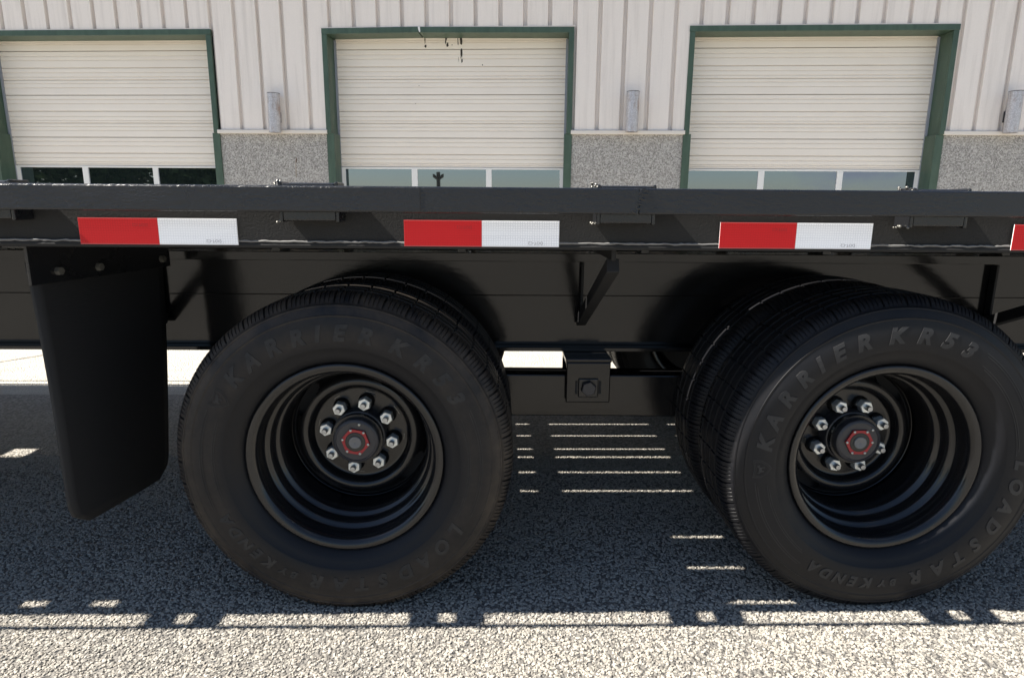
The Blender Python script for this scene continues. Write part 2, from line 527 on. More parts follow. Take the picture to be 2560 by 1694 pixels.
def wall_panels():
    P = .9144
    k0 = int(math.floor((S0 + .305) / P)); k1 = int(math.ceil((S1 + .305) / P))
    for k in range(k0, k1):
        a = -.300 + P * k; e = a + P
        prof = [(a - .030, -.0225)]
        for j in range(3):
            gc = a + .3048 * (j + 1)
            prof += [(gc - .033, -.021), (gc - .024, .030), (gc + .014, .030), (gc + .023, -.021)]
        prof[0] = (a + .0190, -.0245)
        # faint stiffening beads on the flats
        pts = []
        for i in range(len(prof) - 1):
            pts.append(prof[i])
            (s0, y0), (s1, y1) = prof[i], prof[i + 1]
            for c in DOORS:
                for ed in (c - HW, c + HW):
                    if s0 < ed < s1:
                        t = (ed - s0) / (s1 - s0); pts.append((ed, y0 + (y1 - y0) * t))
        pts.append(prof[-1]); pts = sorted(pts)
        m = MB()
        dy = random.uniform(-.0012, .0012)
        for (s0, y0), (s1, y1) in zip(pts, pts[1:]):
            z0 = HEAD if in_door(.5 * (s0 + s1)) else SILL
            m.quad((s0, y0 + dy, z0), (s1, y1 + dy, z0), (s1, y1 + dy, TOPZ), (s0, y0 + dy, TOPZ))
        m.build('wall_panel', 'clad', bld)


wall_panels()
# walls between the doors
edges = [S0] + [e for c in DOORS for e in (c - HW, c + HW)] + [S1]
for a, e in zip(edges[0::2], edges[1::2]):
    box('concrete_base', 'pebble', bld, a + .002, e - .002, .006, .20, -.05, 1.79)
    m = MB()
    m.box(a - .012, e + .012, -.046, .004, 1.783, 1.826)
    m.box(a - .012, e + .012, -.038, -.0, 1.826, 1.832)
    m.build('base_flashing', 'flash', bld, bev=.003)
    box('wall_backing', 'dark', bld, a + .002, e - .002, .05, .08, 1.795, TOPZ)
for c in DOORS:
    box('wall_backing', 'dark', bld, c - HW, c + HW, .05, .08, HEAD + .01, TOPZ)
# side and back walls, roof; unseen eave overhang added to shade the front wall
box('side_wall', 'clad', bld, S0 - .15, S0 - .001, .0, 12, -.05, TOPZ)
box('side_wall', 'clad', bld, S1 + .001, S1 + .15, .0, 12, -.05, TOPZ)
box('back_wall', 'clad', bld, S0 - .15, S1 + .15, 12.002, 12.15, -.05, TOPZ)
m = MB()
m.prism([(S0 - 1, -.78, TOPZ - .02), (S0 - 1, -.78, TOPZ + .14), (S0 - 1, 6.2, TOPZ + .75), (S0 - 1, 13, TOPZ + .14), (S0 - 1, 13, TOPZ - .02), (S0 - 1, 6.2, TOPZ + .60)], (S1 - S0 + 2, 0, 0))
m.build('roof', 'roof', bld)
m = MB(); m.box(S0 - .9, S1 + .9, -.775, -.0, TOPZ - .05, TOPZ - .022); m.build('added_shade_eave', 'clad', bld)


def section_mesh(z0, z1, majors, fines, hw=1.497):
    """ribbed door section: profile along z swept across the opening"""
    ev = []
    pr = [(z0 + .004, .022), (z0 + .0055, 0.0)]
    gr = sorted([(z, .020, .016) for z in majors] + [(z, .010, .012) for z in fines])
    for z, d, w in gr:
        pr += [(z - w * .5, 0.0), (z - w * .30, d), (z + w * .1, d), (z + w * .5, 0.0)]
    pr += [(z1 - .0055, 0.0), (z1 - .004, .022)]
    m = MB()
    for (a, ya), (c, yc) in zip(pr, pr[1:]):
        m.quad((-hw, ya, a), (hw, ya, a), (hw, yc, c), (-hw, yc, c))
    m.quad((-hw, .03, z0), (hw, .03, z0), (hw, .03, z1), (-hw, .03, z1))
    return m.mesh('door_section', ('door',))


SECT = [section_mesh(2.847, 3.10, [2.995], [2.955, 2.93]),
        section_mesh(2.296, 2.847, [2.638, 2.487], [2.784, 2.733, 2.58, 2.525, 2.445, 2.39]),
        section_mesh(1.756, 2.296, [2.09, 1.939], [2.24, 2.188, 2.026, 1.973, 1.894, 1.846]),
        section_mesh(1.385, 1.756, [1.547], [1.702, 1.643, 1.488, 1.434, 1.411]),
        section_mesh(.0, .86, [.20, .36, .55], [.1, .28, .45, .70, .78])]
DY = .25


def overhead_door(idx, c):
    frame = MB()                                            # window section: frame of rails and stiles
    z0, z1 = .862, 1.383
    xs = [(-1.497, -1.435), (-.537, -.457), (.462, .537), (1.44, 1.497)]
    frame.box(-1.497, 1.497, -.006, .03, z1 - .024, z1)
    frame.box(-1.497, 1.497, -.006, .03, z0, z0 + .08)
    for a, e in xs:
        frame.box(a, e, -.0045, .028, z0 + .08, z1 - .024)
    d = frame.build('overhead_door', 'white', bld, bev=.003, loc=(c, DY, 0))
    for me in SECT:
        o = obj('door_panel', me, d)
    for (a, e), (a2, e2) in zip(xs, xs[1:]):
        t = random.uniform(-.006, .006)
        m = MB(); m.prism([(e, .010, z0 + .08), (a2, .010 + t * .15, z0 + .08), (a2, .010 + t * .15, z1 - .024), (e, .010, z1 - .024)], (0, .006, 0))
        m.build('window_pane', 'glass', d)
    # green jambs and header
    for s in (-1, 1):
        m = MB()
        lo, hi = sorted((s * (HW - .065), s * HW))
        m.box(lo, hi, -.034, .0, 1.79, 2.972)
        lo2, hi2 = sorted((s * (HW - .092), s * (HW + .004)))
        m.box(lo2, hi2, -.016, .006, -.02, 1.79)
        lo3, hi3 = sorted((s * (HW - .065), s * (HW - .04)))
        m.box(lo3, hi3, .0005, .28, 1.79, 2.972)
        lo4, hi4 = sorted((s * (HW - .092), s * (HW - .04)))
        m.box(lo4, hi4, .0065, .28, -.02, 1.79)
        m.build('door_jamb', 'green', bld, bev=.003, loc=(c, 0, 0))
        lo, hi = sorted((s * 1.482, s * 1.509))
        box('weather_strip', 'seal', bld, c + lo, c + hi, .226, .246, 0, 2.96)
    if idx == 1:                                           # bent and cracked header
        for x0, x1, za, zb in ((-HW, -.352, .0, .012), (-.338, HW, .010, -.002)):
            m = MB()
            m.prism([(x0, -.036, 2.973 + za), (x1, -.036, 2.973 + zb), (x1, -.036, HEAD + .003 + zb), (x0, -.036, HEAD + .003 + za)], (0, .036, 0))
            m.prism([(x0 + (.065 if x0 < -1 else 0), .001, 2.973 + za), (x1 - (.065 if x1 > 1 else 0), .001, 2.973 + zb), (x1 - (.065 if x1 > 1 else 0), .001, 3.0 + zb), (x0 + (.065 if x0 < -1 else 0), .001, 3.0 + za)], (0, .28, 0))
            m.build('door_header', 'green', bld, bev=.002, loc=(c, 0, 0))
        m = MB(); m.poly([(-.358, -.037, 3.05), (-.330, -.037, 3.046), (-.326, -.037, 2.990), (-.338, -.037, 2.984), (-.350, -.037, 3.01)])
        m.build('torn_header_edge', 'white', bld, loc=(c, 0, 0))
    else:
        m = MB()
        m.box(-HW - .004, HW + .004, -.038, .0, 2.973, HEAD + .004)
        m.box(-HW + .065, HW - .065, .001, .28, 2.973, 3.0)
        m.build('door_header', 'green', bld, bev=.003, loc=(c, 0, 0))
    m = MB(); m.box(-HW - .01, HW + .01, -.030, .0, HEAD + .005, HEAD + .016); m.build('header_flashing', 'flash', bld, loc=(c, 0, 0))


for i, c in enumerate(DOORS):
    overhead_door(i, c)


def blotch(pts_c, w, h, n=14, jag=.35, y=0.0):
    out = []
    for i in range(n):
        a = 2 * math.pi * i / n
        k = 1 + random.uniform(-jag, jag)
        out.append((pts_c[0] + w * .5 * k * math.cos(a), y, pts_c[1] + h * .5 * k * math.sin(a)))
    return out


# scrapes on the middle door and a rust run on the concrete
m = MB()
for s, z, w, h in ((-.99, 2.96, .018, .09), (-.985, 2.885, .03, .035), (-.985, 3.0, .03, .03), (-.715, 2.985, .028, .07), (-.70, 2.905, .03, .05), (-.725, 2.935, .014, .05),
                   (-.565, 2.95, .012, .12), (-.525, 2.965, .032, .12), (-.522, 2.81, .022, .11), (-.517, 2.715, .018, .05), (-.53, 2.755, .01, .04),
                   (-.64, 2.90, .012, .012), (-.25, 2.66, .012, .016), (-1.08, 2.41, .01, .01), (-1.13, 2.19, .012, .010), (-.56, 2.73, .006, .06)):
    m = MB(); m.poly(blotch((s, z), w, h, y=DY - .0015)); m.build('scrape_mark', random.choice(('stain', 'stain', 'smear')), bld)
m = MB(); m.poly(blotch((-2.672, 1.46), .016, .06, y=.0035)); m.build('rust_spot', 'rust', bld)
m = MB(); m.poly(blotch((-2.685, 1.34), .012, .22, y=.0037)); m.build('rust_run', 'rustrun', bld)


# galvanised cylinders on the wall
def wall_cylinder(s, ztop, tilt, label):
    base = Matrix.Translation((0, 7.2403, 0)) @ Matrix.Rotation(WALL_ANG, 4, 'Z')
    p = base @ Vector((s, -.13, ztop - .235))
    e = empty('wall_cylinder', p); e.rotation_euler = (0, tilt, WALL_ANG)
    tag(e, label, 'cylinder', 'galvanised cylinders on the wall between the doors')
    m = MB(); r = .077
    prof = [(r - .006, -.225), (r - .006, -.235), (r, -.235), (r, .232), (r - .004, .236), (.004, .2365)]
    an = circ(40)
    for (r0, z0), (r1, z1) in zip(prof, prof[1:]):
        for i in range(40):
            a, c = an[i], an[(i + 1) % 40]
            m.quad((r0 * math.cos(a), r0 * math.sin(a), z0), (r0 * math.cos(c), r0 * math.sin(c), z0), (r1 * math.cos(c), r1 * math.sin(c), z1), (r1 * math.cos(a), r1 * math.sin(a), z1))
    m.build('shell', 'galv', e, smooth=True, sharp=35)
    m = MB(); m.box(-.045, .045, .075, .109, -.105, .025); m.build('wall_bracket', 'lampdark', e, bev=.004)
    m = MB(); m.lathe([(r + .0015, 0), (r + .0015, .006)], circ(32)); 
    mm = m.mesh('cap_rim', ('lampdark',)); o = obj('cap_rim', mm, e, loc=(0, 0, .2345), rot=(R(90), 0, 0))
    return e


wall_cylinder(-2.87, 2.255, .02, 'galvanised metal cylinder on the cream wall left of the middle door')
wall_cylinder(1.642, 2.270, .008, 'galvanised metal cylinder on the cream wall between the middle and right doors')
wall_cylinder(6.155, 2.268, .0, 'galvanised metal cylinder cut by the right edge, beyond the rightmost door')

# ------------------------------------------------------------------ trailer
tr = empty('flatbed_trailer', (0, 0, 0))
tag(tr, 'black flatbed trailer with dual tandem wheels and red and white reflective tape', 'trailer')
TX0, TX1, W = -4.6, 4.2, 1.90
DECK = .966
# deck boards
DX = -.93
gaps = [.026, .175, .334, .484, .634, .785, .924, 1.008, 1.153, 1.294, 1.44, 1.585, 1.73, 1.872]
for a, e in zip(gaps, gaps[1:]):
    # boards lie apart over the axles and butt tight towards the left end
    if a < .03:
        box('deck_board', 'wood', tr, DX, -.30, .0215, e - .005, DECK - .042, DECK - .002, bev=.003)
    box('deck_board', 'wood', tr, -.296 if a < .03 else DX, TX1, a + .005, e - .005, DECK - .042, DECK - .002, bev=.003)
    # one tight board has a short opening, its sun patch falls left of the mud flap
    for x0, x1 in (((TX0, -2.73), (-2.60, DX - .004)) if .92 < a < .93 else ((TX0, DX - .004),)):
        box('deck_board', 'wood', tr, x0, x1, (.042 if a < .03 else a + .0005), e - .0005, DECK - .042, DECK - .002)
for gy in (.175,):
    box('sun_block_filler', 'wood', tr, .0, TX1, gy - .0045, gy + .0045, DECK - .042, DECK - .004)  # unseen filler added to keep the sun off the right outer tyre
for x0, x1 in ((TX0, -1.99), (-1.90, -1.825), (-1.735, DX - .004)):
    box('sun_gap_filler', 'wood', tr, x0, x1, .0205, .0415, DECK - .042, DECK - .002)  # unseen fillers added; gaps between them shape the sun patches on the ground


def channel(y_out, sgn, name):
    """side rail: web outside, flanges inward, bead along the bottom edge"""
    z0, z1, t = .847, DECK, .008
    m = MB()
    y = lambda d: y_out + sgn * d
    pts = [(0, z1 - .002), (.0, z0 + .0125), (-.004, z0 + .0105), (-.0055, z0 + .006), (-.004, z0 + .001), (0, z0), (.018, z0), (.018, z0 + t), (t, z0 + t), (t, z1 - t), (.020, z1 - t), (.020, z1), (.002, z1)]
    m.prism([(TX0, y(d), z) for d, z in pts], (TX1 - TX0, 0, 0))
    return m.build(name, 'channel', tr)


channel(0, 1, 'side_rail')
channel(W, -1, 'side_rail')
# wavy bead of paint along the bottom edge of the near rail
m = MB()
n = 420
ring = []
for i in range(n + 1):
    x = -1.45 + 2.95 * i / n
    zz = .8602 + .0005 * math.sin(i * .9) + random.uniform(-.0006, .0006); rr = .0023 + random.uniform(-.0006, .0006)
    ring.append([(x, -.0034 + rr * math.cos(a) * .8, zz + rr * math.sin(a)) for a in circ(6)])
for a, e in zip(ring, ring[1:]):
    for k in range(6):
        m.quad(a[k], a[(k + 1) % 6], e[(k + 1) % 6], e[k])
m.build('paint_bead', 'bead', tr, smooth=True)

# rub rail in two lengths, butt weld between them
RX = .262
for k, (x0, x1) in enumerate(((TX0, RX), (RX + .0, TX1))):
    t0, t1 = ((-.0625, -.0525), (-.0615, -.0525))[k]
    box('rub_rail', 'lumpy', tr, x0, x1, t0, t1, .9185, .9665, bev=.0034)
box('rub_rail', 'lumpy', tr, TX0, TX1, W + .0525, W + .0625, .9185, .9665, bev=.002)
box('ground_weld_line', 'channel', tr, -.1480, -.1466, -.0631, -.0620, .9205, .9645)
# rough weld repair on the near rub rail
m = MB()
for k in range(26):
    zc = .9215 + .043 * k / 25
    xc = RX - .012 + .020 * k / 25 + random.uniform(-.006, .006)
    rx, rz, ry = random.uniform(.004, .010), random.uniform(.0016, .0034), random.uniform(.0010, .0026)
    a = random.uniform(-.5, .5)
    an = circ(9); top = (xc, -.0618 - ry, zc)
    rim = [(xc + rx * math.cos(q) * math.cos(a) - rz * math.sin(q) * math.sin(a), -.0612, zc + rx * math.cos(q) * math.sin(a) + rz * math.sin(q) * math.cos(a)) for q in an]
    for i in range(9):
        m.poly([rim[i], rim[(i + 1) % 9], top])
tag(m.build('weld_repair', 'black', tr, smooth=True), kind='stuff')


# stake pockets between rub rail and side rail
def pocket_mesh():
    m = MB(); t = .007; w = .112; y0, y1 = -.052, -.0005
    z0, z1 = .898, .9725
    m.box(0, t, y0, y1, z0, z1); m.box(w - t, w, y0, y1, z0, z1)
    m.box(t, w - t, y1 - t, y1, z0 + .002, z1 - .001); m.box(t, w - t, y0, y0 + t, z0 + .003, z1 - .003)
    return m.mesh('stake_pocket', ('black',))


PM = pocket_mesh()
for k in range(-6, 7):
    x = .186 + .6 * k + random.uniform(-.002, .002)
    p = obj('stake_pocket', PM, tr, bev=.0025, loc=(x, 0, random.uniform(-.001, .0015)))
    wl = MB()
    for q in range(12):
        r_ = random.uniform(.0016, .0034)
        cx = random.uniform(-.007, .001); cz = random.choice((.899, .969, .9745)) + random.uniform(-.002, .002); cy = random.uniform(-.051, -.006)
        n0 = len(wl.v)
        wl.lathe([(0.0001, -r_), (r_ * .8, -r_ * .6), (r_, 0), (r_ * .8, r_ * .6), (.0001, r_)], circ(7))
        wl.v[n0:] = [(a + cx, b_ + cy, c_ + cz) for a, b_, c_ in wl.v[n0:]]
    tag(wl.build('weld_bead', 'weld', p, smooth=True), kind='stuff')

# reflective tape
def text_mesh(body, size, shear=0.0, offset=0.0):
    cu = bpy.data.curves.new('lettering', 'FONT'); cu.body = body; cu.size = size; cu.shear = shear; cu.offset = offset
    cu.align_x = 'CENTER'; cu.resolution_u = 3
    o = bpy.data.objects.new('lettering_tmp', cu); col.objects.link(o)
    me = bpy.data.meshes.new_from_object(o)
    bpy.data.objects.remove(o, do_unlink=True); bpy.data.curves.remove(cu)
    return me


TXT = text_mesh('DOT-C2', .0080)
for x, skew, zt in ((-1.43, 0, 0), (-.8157, .004, 0), (-.1868, .0, 0), (.4365, -.002, 0), (1.026, -.003, 0)):
    z0, z1 = .8531 + zt, .8531 + .0508 + zt
    m = MB(); m.box(x, x + .3048, -.0075, -.0062, z0, z1)
    back = m.build('reflective_tape', 'edge_white', tr)
    for nm, xa, xb, mk, ek in (('red_half', x, x + .1524, 'tape_red', 'edge_red'), ('white_half', x + .1524, x + .3048, 'tape_white', 'edge_white')):
        m = MB(); e_ = .0016
        m.box(xa + e_ * .4, xb - e_ * .4, -.0082, -.0076, z0 + e_, z1 - e_)
        m.build(nm, mk, back)
        if nm == 'red_half':
            m = MB(); m.box(xa, xb, -.0079, -.0074, z0 - .0002, z1 + .0002); m.build('red_border', 'edge_red', back)
    for (dx, dz, k) in ((.258, .0100, 'ink'), (.118, .0400, 'ink_red')):
        tm = TXT.copy(); tm.materials.clear(); tm.materials.append(MAT[k])
        o = obj('tape_print', tm, back, loc=(x + dx, -.0085, z0 + dz), rot=(R(90), R(180), 0))

# main beams
def main_beam(yc, zt=.800, zb=.5175):
    m = MB()
    m.box(TX0, TX1, yc - .004, yc + .004, zb + .011, zt - .024)
    m.box(TX0, TX1, yc - .047, yc + .047, zb, zb + .011)
    m.box(TX0, TX1, yc - .047, yc + .047, zt - .024, zt)
    m.box(TX0, TX1, yc - .0065, yc - .004, .673, .676)
    return m.build('main_beam', 'beam', tr, bev=.003)


main_beam(.570)
main_beam(1.400)
# cross members
for k in range(-8, 10):
    x = -.635 + .518 * k
    if not (TX0 < x < TX1 - .05):
        continue
    m = MB(); m.box(x, x + .007, .046, W - .046, .85, DECK - .0435); m.box(x + .007, x + .022, .046, W - .046, DECK - .050, DECK - .0435); m.box(x + .007, x + .022, .046, W - .046, .85, .857)
    m.build('cross_member', 'black', tr)
    box('cross_member_seat', 'black', tr, x, x + .022, .53, .62, .8003, .8498); box('cross_member_seat', 'black', tr, x, x + .022, 1.36, 1.44, .8003, .8498)


# outrigger gussets from the side rail down to the beam web
def gusset_mesh(y0=.055, z0=.812, yt=.05):
    t = .010
    m = MB()
    # plate as bars: top strip, diagonal, upright
    def bar(p, q, w, x0, x1):
        d = Vector((q[0] - p[0], q[1] - p[1])).normalized(); n_ = Vector((-d.y, d.x)) * w * .5
        pts = [(x0, p[0] + n_.x, p[1] + n_.y), (x0, q[0] + n_.x, q[1] + n_.y), (x0, q[0] - n_.x, q[1] - n_.y), (x0, p[0] - n_.x, p[1] - n_.y)]
        m.prism(pts, (x1 - x0, 0, 0))
    bar((yt, .834), (.5205, .834), .024, -t / 2, t / 2)
    bar((y0, z0), (.550, .604), .030, -.0135, .0135)
    bar((.552, .60), (.552, .773), .024, -t / 2 + .001, t / 2 - .001)
    return m.mesh('gusset', ('flap',))


GM = gusset_mesh()
GS = gusset_mesh(.20, .751, .20)                             # the one behind the mud flap is shorter
for x in (-3.36, -2.16, -.966, .238, 1.440, 2.64):
    obj('gusset', GS if -1 < x < -.9 else GM, tr, bev=.002, loc=(x, 0, 0))
m = MB()
# hanger, walking beam, bolt
HX = .250
hb = MB(); hb.box(HX - .062, HX + .062, .440, .448, .389, .505); hb.box(HX - .062, HX + .062, .552, .560, .389, .5165)
hb.box(HX - .062, HX + .062, .4485, .5515, .497, .505)
hb.box(HX - .064, HX + .064, .438, .585, .505, .5170)
hg = hb.build('spring_hanger', 'beam', tr, bev=.003)
m = MB(); m.box(HX - .028, HX + .028, .4345, .4398, .406, .460); m.build('square_washer', 'black', hg, bev=.003)
m = MB(); m.lathe([(.0002, -.014), (.019, -.014), (.0215, -.011), (.0215, 0)], circ(6, .3)); o = m.build('pivot_bolt', 'hub', hg); o.location = (HX, .4345, .434)
for sx in (-1, 1):
    box('slot_edge', 'flap', hg, HX + sx * .033 - .003, HX + sx * .033 + .003, .4375, .4398, .415, .452)
box('spring_hanger', 'beam', tr, .40, .53, 1.36, 1.44, .36, .5170, bev=.003)  # block added at the far beam to cover a bright patch of ground
for yc in (.505, 1.455):
    m = MB(); m.prism([(-.40, yc - .042, .345), (.93, yc - .042, .338), (.93, yc - .042, .460), (-.40, yc - .042, .467)], (0, .084, 0))
    m.build('walking_beam', 'beam', tr, bev=.004)
for X in (-.345, .883):
    m = MB(); m.lathe([(.062, .20), (.062, 1.72)], circ(28), cap0=True, cap1=True)
    o = m.build('axle', 'black', tr, smooth=True, sharp=40); o.location = (X, 0, .372)
    for yy, yz in ((.255, .47), (1.49, 1.70)):
        m = MB(); m.lathe([(.10, yy), (.170, yy + .006), (.173, yz), (.10, yz + .004)], circ(36), cap0=True, cap1=True)
        o = m.build('brake_drum', 'flap', tr, smooth=True, sharp=40); o.location = (X, 0, .372)

# mud flap
m = MB()
tl, trr = Vector((-.972, .055, .81)), Vector((-.905, .455, .81))
bl, br = Vector((-.938, .032, .225)), Vector((-.918, .400, .195))
def flap_pt(u, v):
    v2 = v
    p = (tl.lerp(trr, u)).lerp(bl.lerp(br, u), v2)
    p.x += .005 * math.sin(math.pi * u) * v + .004 * math.sin(math.pi * v * 1.3)
    return p
outl = []
NU, NV = 16, 24
grid = {}
for i in range(NU + 1):
    for j in range(NV + 1):
        u, v = i / NU, j / NV
        # round the two bottom corners
        if v > .9:
            q = (v - .9) / .1
            ins = .16 * (1 - math.sqrt(max(0, 1 - q * q)))
            u = .5 + (u - .5) * (1 - 1.6 * ins)
        grid[i, j] = flap_pt(u, v)
for i in range(NU):
    for j in range(NV):
        m.quad(grid[i, j], grid[i + 1, j], grid[i + 1, j + 1], grid[i, j + 1])
fl = m.build('mud_flap', 'flap', tr, smooth=True)
sd = fl.modifiers.new('thickness', 'SOLIDIFY'); sd.thickness = .009; sd.offset = 0
m = MB()
d = Vector((.067, .4, 0)).normalized(); nrm = Vector((d.y, -d.x, 0))
A0 = Vector((-.9745, .042, 0)) + nrm * .012
A1 = A0 + d * .43
m.prism([(A0.x, A0.y, .764), (A1.x, A1.y, .764), (A1.x, A1.y, .846), (A0.x, A0.y, .846)], (nrm.x * .006, nrm.y * .006, 0))
m.prism([(A0.x, A0.y, .840), (A1.x, A1.y, .840), (A1.x, A1.y, .846), (A0.x, A0.y, .846)], (nrm.x * -.05, nrm.y * -.05, 0))
br_ = m.build('flap_bracket', 'black', tr, bev=.0015)
for dd in (.068, .180, .395):
    p = A0 + d * dd + nrm * .006
    mm = MB(); mm.lathe([(.0001, -.010), (.0085, -.010), (.0095, -.007), (.0095, .0)], circ(6))
    o = mm.build('flap_bolt', 'weld', br_)
    o.location = (p.x, p.y, .786 + (.002 if dd < .1 else 0)); o.rotation_euler = (0, 0, math.atan2(nrm.y, nrm.x) + math.pi / 2)

# ------------------------------------------------------------------ wheels
SIDE = [(.205, .070), (.2225, .0835), (.2265, .0905), (.2335, .0985), (.245, .1060), (.2595, .1110), (.2605, .1122), (.262, .1128), (.275, .1160), (.290, .1174),
        (.305, .1172), (.318, .1155), (.3285, .1130), (.330, .1137), (.3325, .1133), (.333, .1118), (.342, .1082), (.3495, .1045), (.3505, .1052), (.353, .1046), (.354, .1020), (.3585, .0985), (.364, .0950),
        (.369, .0905), (.3735, .0850)]


def side_t(r):
    for (r0, t0), (r1, t1) in zip(SIDE, SIDE[1:]):
        if r0 <= r <= r1:
            return t0 + (t1 - t0) * (r - r0) / (r1 - r0)
    return SIDE[-1][1]


def tyre_mesh(key):
    tread = [(.3765, .0790)]
    top = .3795
    for gc in (.052, .018, -.018, -.052):
        tread += [(top - .0006, gc + .0050), (top - .0085, gc + .0036), (top - .0085, gc - .0036), (top - .0006, gc - .0050)]
        if gc > -.05:
            tread += [(top, gc - .017)]
    tread += [(.3765, -.0790)]
    prof = [(r, -t) for r, t in SIDE] + [(r, -t) for r, t in tread] + [(r, t) for r, t in reversed(SIDE)]
    lab = ['s'] * len(SIDE) + ['t'] * len(tread) + ['s'] * len(SIDE)
    NP = 44; pitch = 2 * math.pi / NP
    angs = []; typ = []
    gw = .0052 / .375; e = .0008 / .375
    sip = .0016 / .375
    for k in range(NP):
        a0 = k * pitch
        seq = [(0, 0), (e, 1), (gw - e, 1), (gw, 0)]
        for q in (1, 2, 3, 4):
            c = gw + (pitch - gw) * q / 5
            seq += [(c - sip, 0), (c - sip * .5, 2), (c + sip * .5, 2), (c + sip, 0)]
        for d_, ty in seq:
            angs.append(a0 + d_); typ.append(ty)
    v = []; f = []
    P = len(prof); A = len(angs)
    for a, ty in zip(angs, typ):
        for i, (r, y) in enumerate(prof):
            aa = a
            if ty == 1 and r > .3575 and abs(y) > .056 and abs(y) < .100:
                r = r - .0065 * min(1, (r - .3575) / .006)
            elif ty == 2 and r > .3595 and abs(y) > .057 and abs(y) < .0975:
                r = r - .0028
            elif ty == 1 and abs(y) <= .056 and r > .375:
                r -= .003
            # slanted lateral grooves
            aa += .10 * (abs(y) - .07) if abs(y) < .1 else .10 * .03
            x_, z_ = r * math.cos(aa), r * math.sin(aa)
            if z_ < -.3715:
                z_ = -.3715
            if z_ < -.33 and abs(y) > .07:
                y = y * (1 + .025 * min(1, (-.33 - z_) / .035))
            v.append((x_, y, z_))
    for i in range(A):
        j = (i + 1) % A
        for k in range(P - 1):
            f.append((i * P + k, i * P + k + 1, j * P + k + 1, j * P + k))
    me = bpy.data.meshes.new('tyre'); me.from_pydata(v, [], f); me.materials.append(MAT[key])
    me.update()
    bm = bmesh.new(); bm.from_mesh(me); bmesh.ops.recalc_face_normals(bm, faces=bm.faces)
    for fc in bm.faces: fc.smooth = True
    for ed in bm.edges:
        if len(ed.link_faces) == 2 and ed.calc_face_angle(0) > R(38): ed.smooth = False
    bm.to_mesh(me); bm.free()
    return me


HOLES_OK = True


def rim_mesh(hole0):
    pr = [(.2205, .006), (.2222, .002), (.2222, -.002), (.2195, -.0048), (.2155, -.0055), (.2070, -.0030), (.2015, .0015), (.1985, .0070), (.1972, .014), (.1968, .022), (.1980, .030), (.1980, .046), (.1962, .0505),
          (.1900, .0530), (.1862, .0555), (.1850, .060), (.1848, .070), (.1855, .080), (.1840, .0850), (.1790, .0880), (.1745, .0905), (.1730, .096), (.1728, .120), (.1735, .160), (.1735, .176), (.1725, .182), (.1705, .1860), (.1690, .1870)]
    cone = []
    c0, c1 = (.1690, .1870), (.1500, .1560)
    NC = 14
    for k in range(1, NC):
        t = k / NC; r = c0[0] + (c1[0] - c0[0]) * t
        d_ = c0[1] + (c1[1] - c0[1]) * (t * t * (3 - 2 * t) * .45 + t * .55)
        cone.append((r, d_))
    pr2 = [(.1500, .1560), (.1470, .1525), (.1430, .1500), (.1385, .1488), (.1335, .1488), (.1290, .1502), (.1255, .1532), (.1228, .158), (.1208, .164), (.1196, .170), (.1182, .1748), (.1150, .1765), (.1100, .1768), (.0900, .1768), (.060, .1768), (.0001, .1768)]
    prof = [(r, -.087 + d_) for r, d_ in pr + cone + pr2]
    NA = 180
    m = MB()
    hs = [R(hole0 + 90 * i) for i in range(4)]

    def skip(a, r, k):
        for h in hs:
            da = (a - h + math.pi) % (2 * math.pi) - math.pi
            if ((r - .1560) / .0150) ** 2 + (da / R(17)) ** 2 < 1 and r < .1715:
                return True
        return False
    m.lathe(prof, circ(NA), 0, True, skip)
    # back half of the barrel and the inner lip
    m.lathe([(.1735, -.087 + .176), (.1905, .080), (.1950, .084), (.2150, .090), (.2215, .087), (.2205, .080)], circ(NA))
    return m.mesh('wheel', ('rim',), True, 50)


TY = tyre_mesh('tyre'); TYD = tyre_mesh('tyre_dusty')
RIMS = [rim_mesh(145), rim_mesh(-38)]


def letter_mesh(ch, ang, sc, key, lift=.0014, size=.047, rmid=.2955, shear=.22, off=.0024):
    """one raised letter bent onto the sidewall, its top outward"""
    tm = text_mesh(ch, size * sc, shear, off * sc)
    bm = bmesh.new(); bm.from_mesh(tm); bpy.data.meshes.remove(tm)
    bmesh.ops.triangulate(bm, faces=bm.faces)
    for _ in range(4):
        lg = [e for e in bm.edges if e.calc_length() > .007]
        if not lg: break
        bmesh.ops.subdivide_edges(bm, edges=lg, cuts=1)
        bmesh.ops.triangulate(bm, faces=[f for f in bm.faces if len(f.verts) > 3])
    ys = [q.co.y for q in bm.verts]; hc = .5 * (min(ys) + max(ys))
    bm.verts.index_update()
    v = []; f = []
    n = len(bm.verts)
    for lay in (lift, -.002):
        for q in bm.verts:
            r = rmid + (q.co.y - hc)
            a = R(ang) - q.co.x * 1.04 / rmid
            zz = r * math.sin(a)
            k = 1 + .025 * max(0, min(1, (-.33 - zz) / .035))
            v.append((r * math.cos(a), -side_t(r) * k - lay, zz))
    for p in bm.faces:
        f.append(tuple(q.index for q in p.verts))
    for e in bm.edges:
        if len(e.link_faces) == 1:
            i, j = e.verts[0].index, e.verts[1].index
            f.append((i, j, n + j, n + i))
    bm.free()
    me = bpy.data.meshes.new('letter'); me.from_pydata(v, [], f); me.materials.append(MAT[key])
    return me


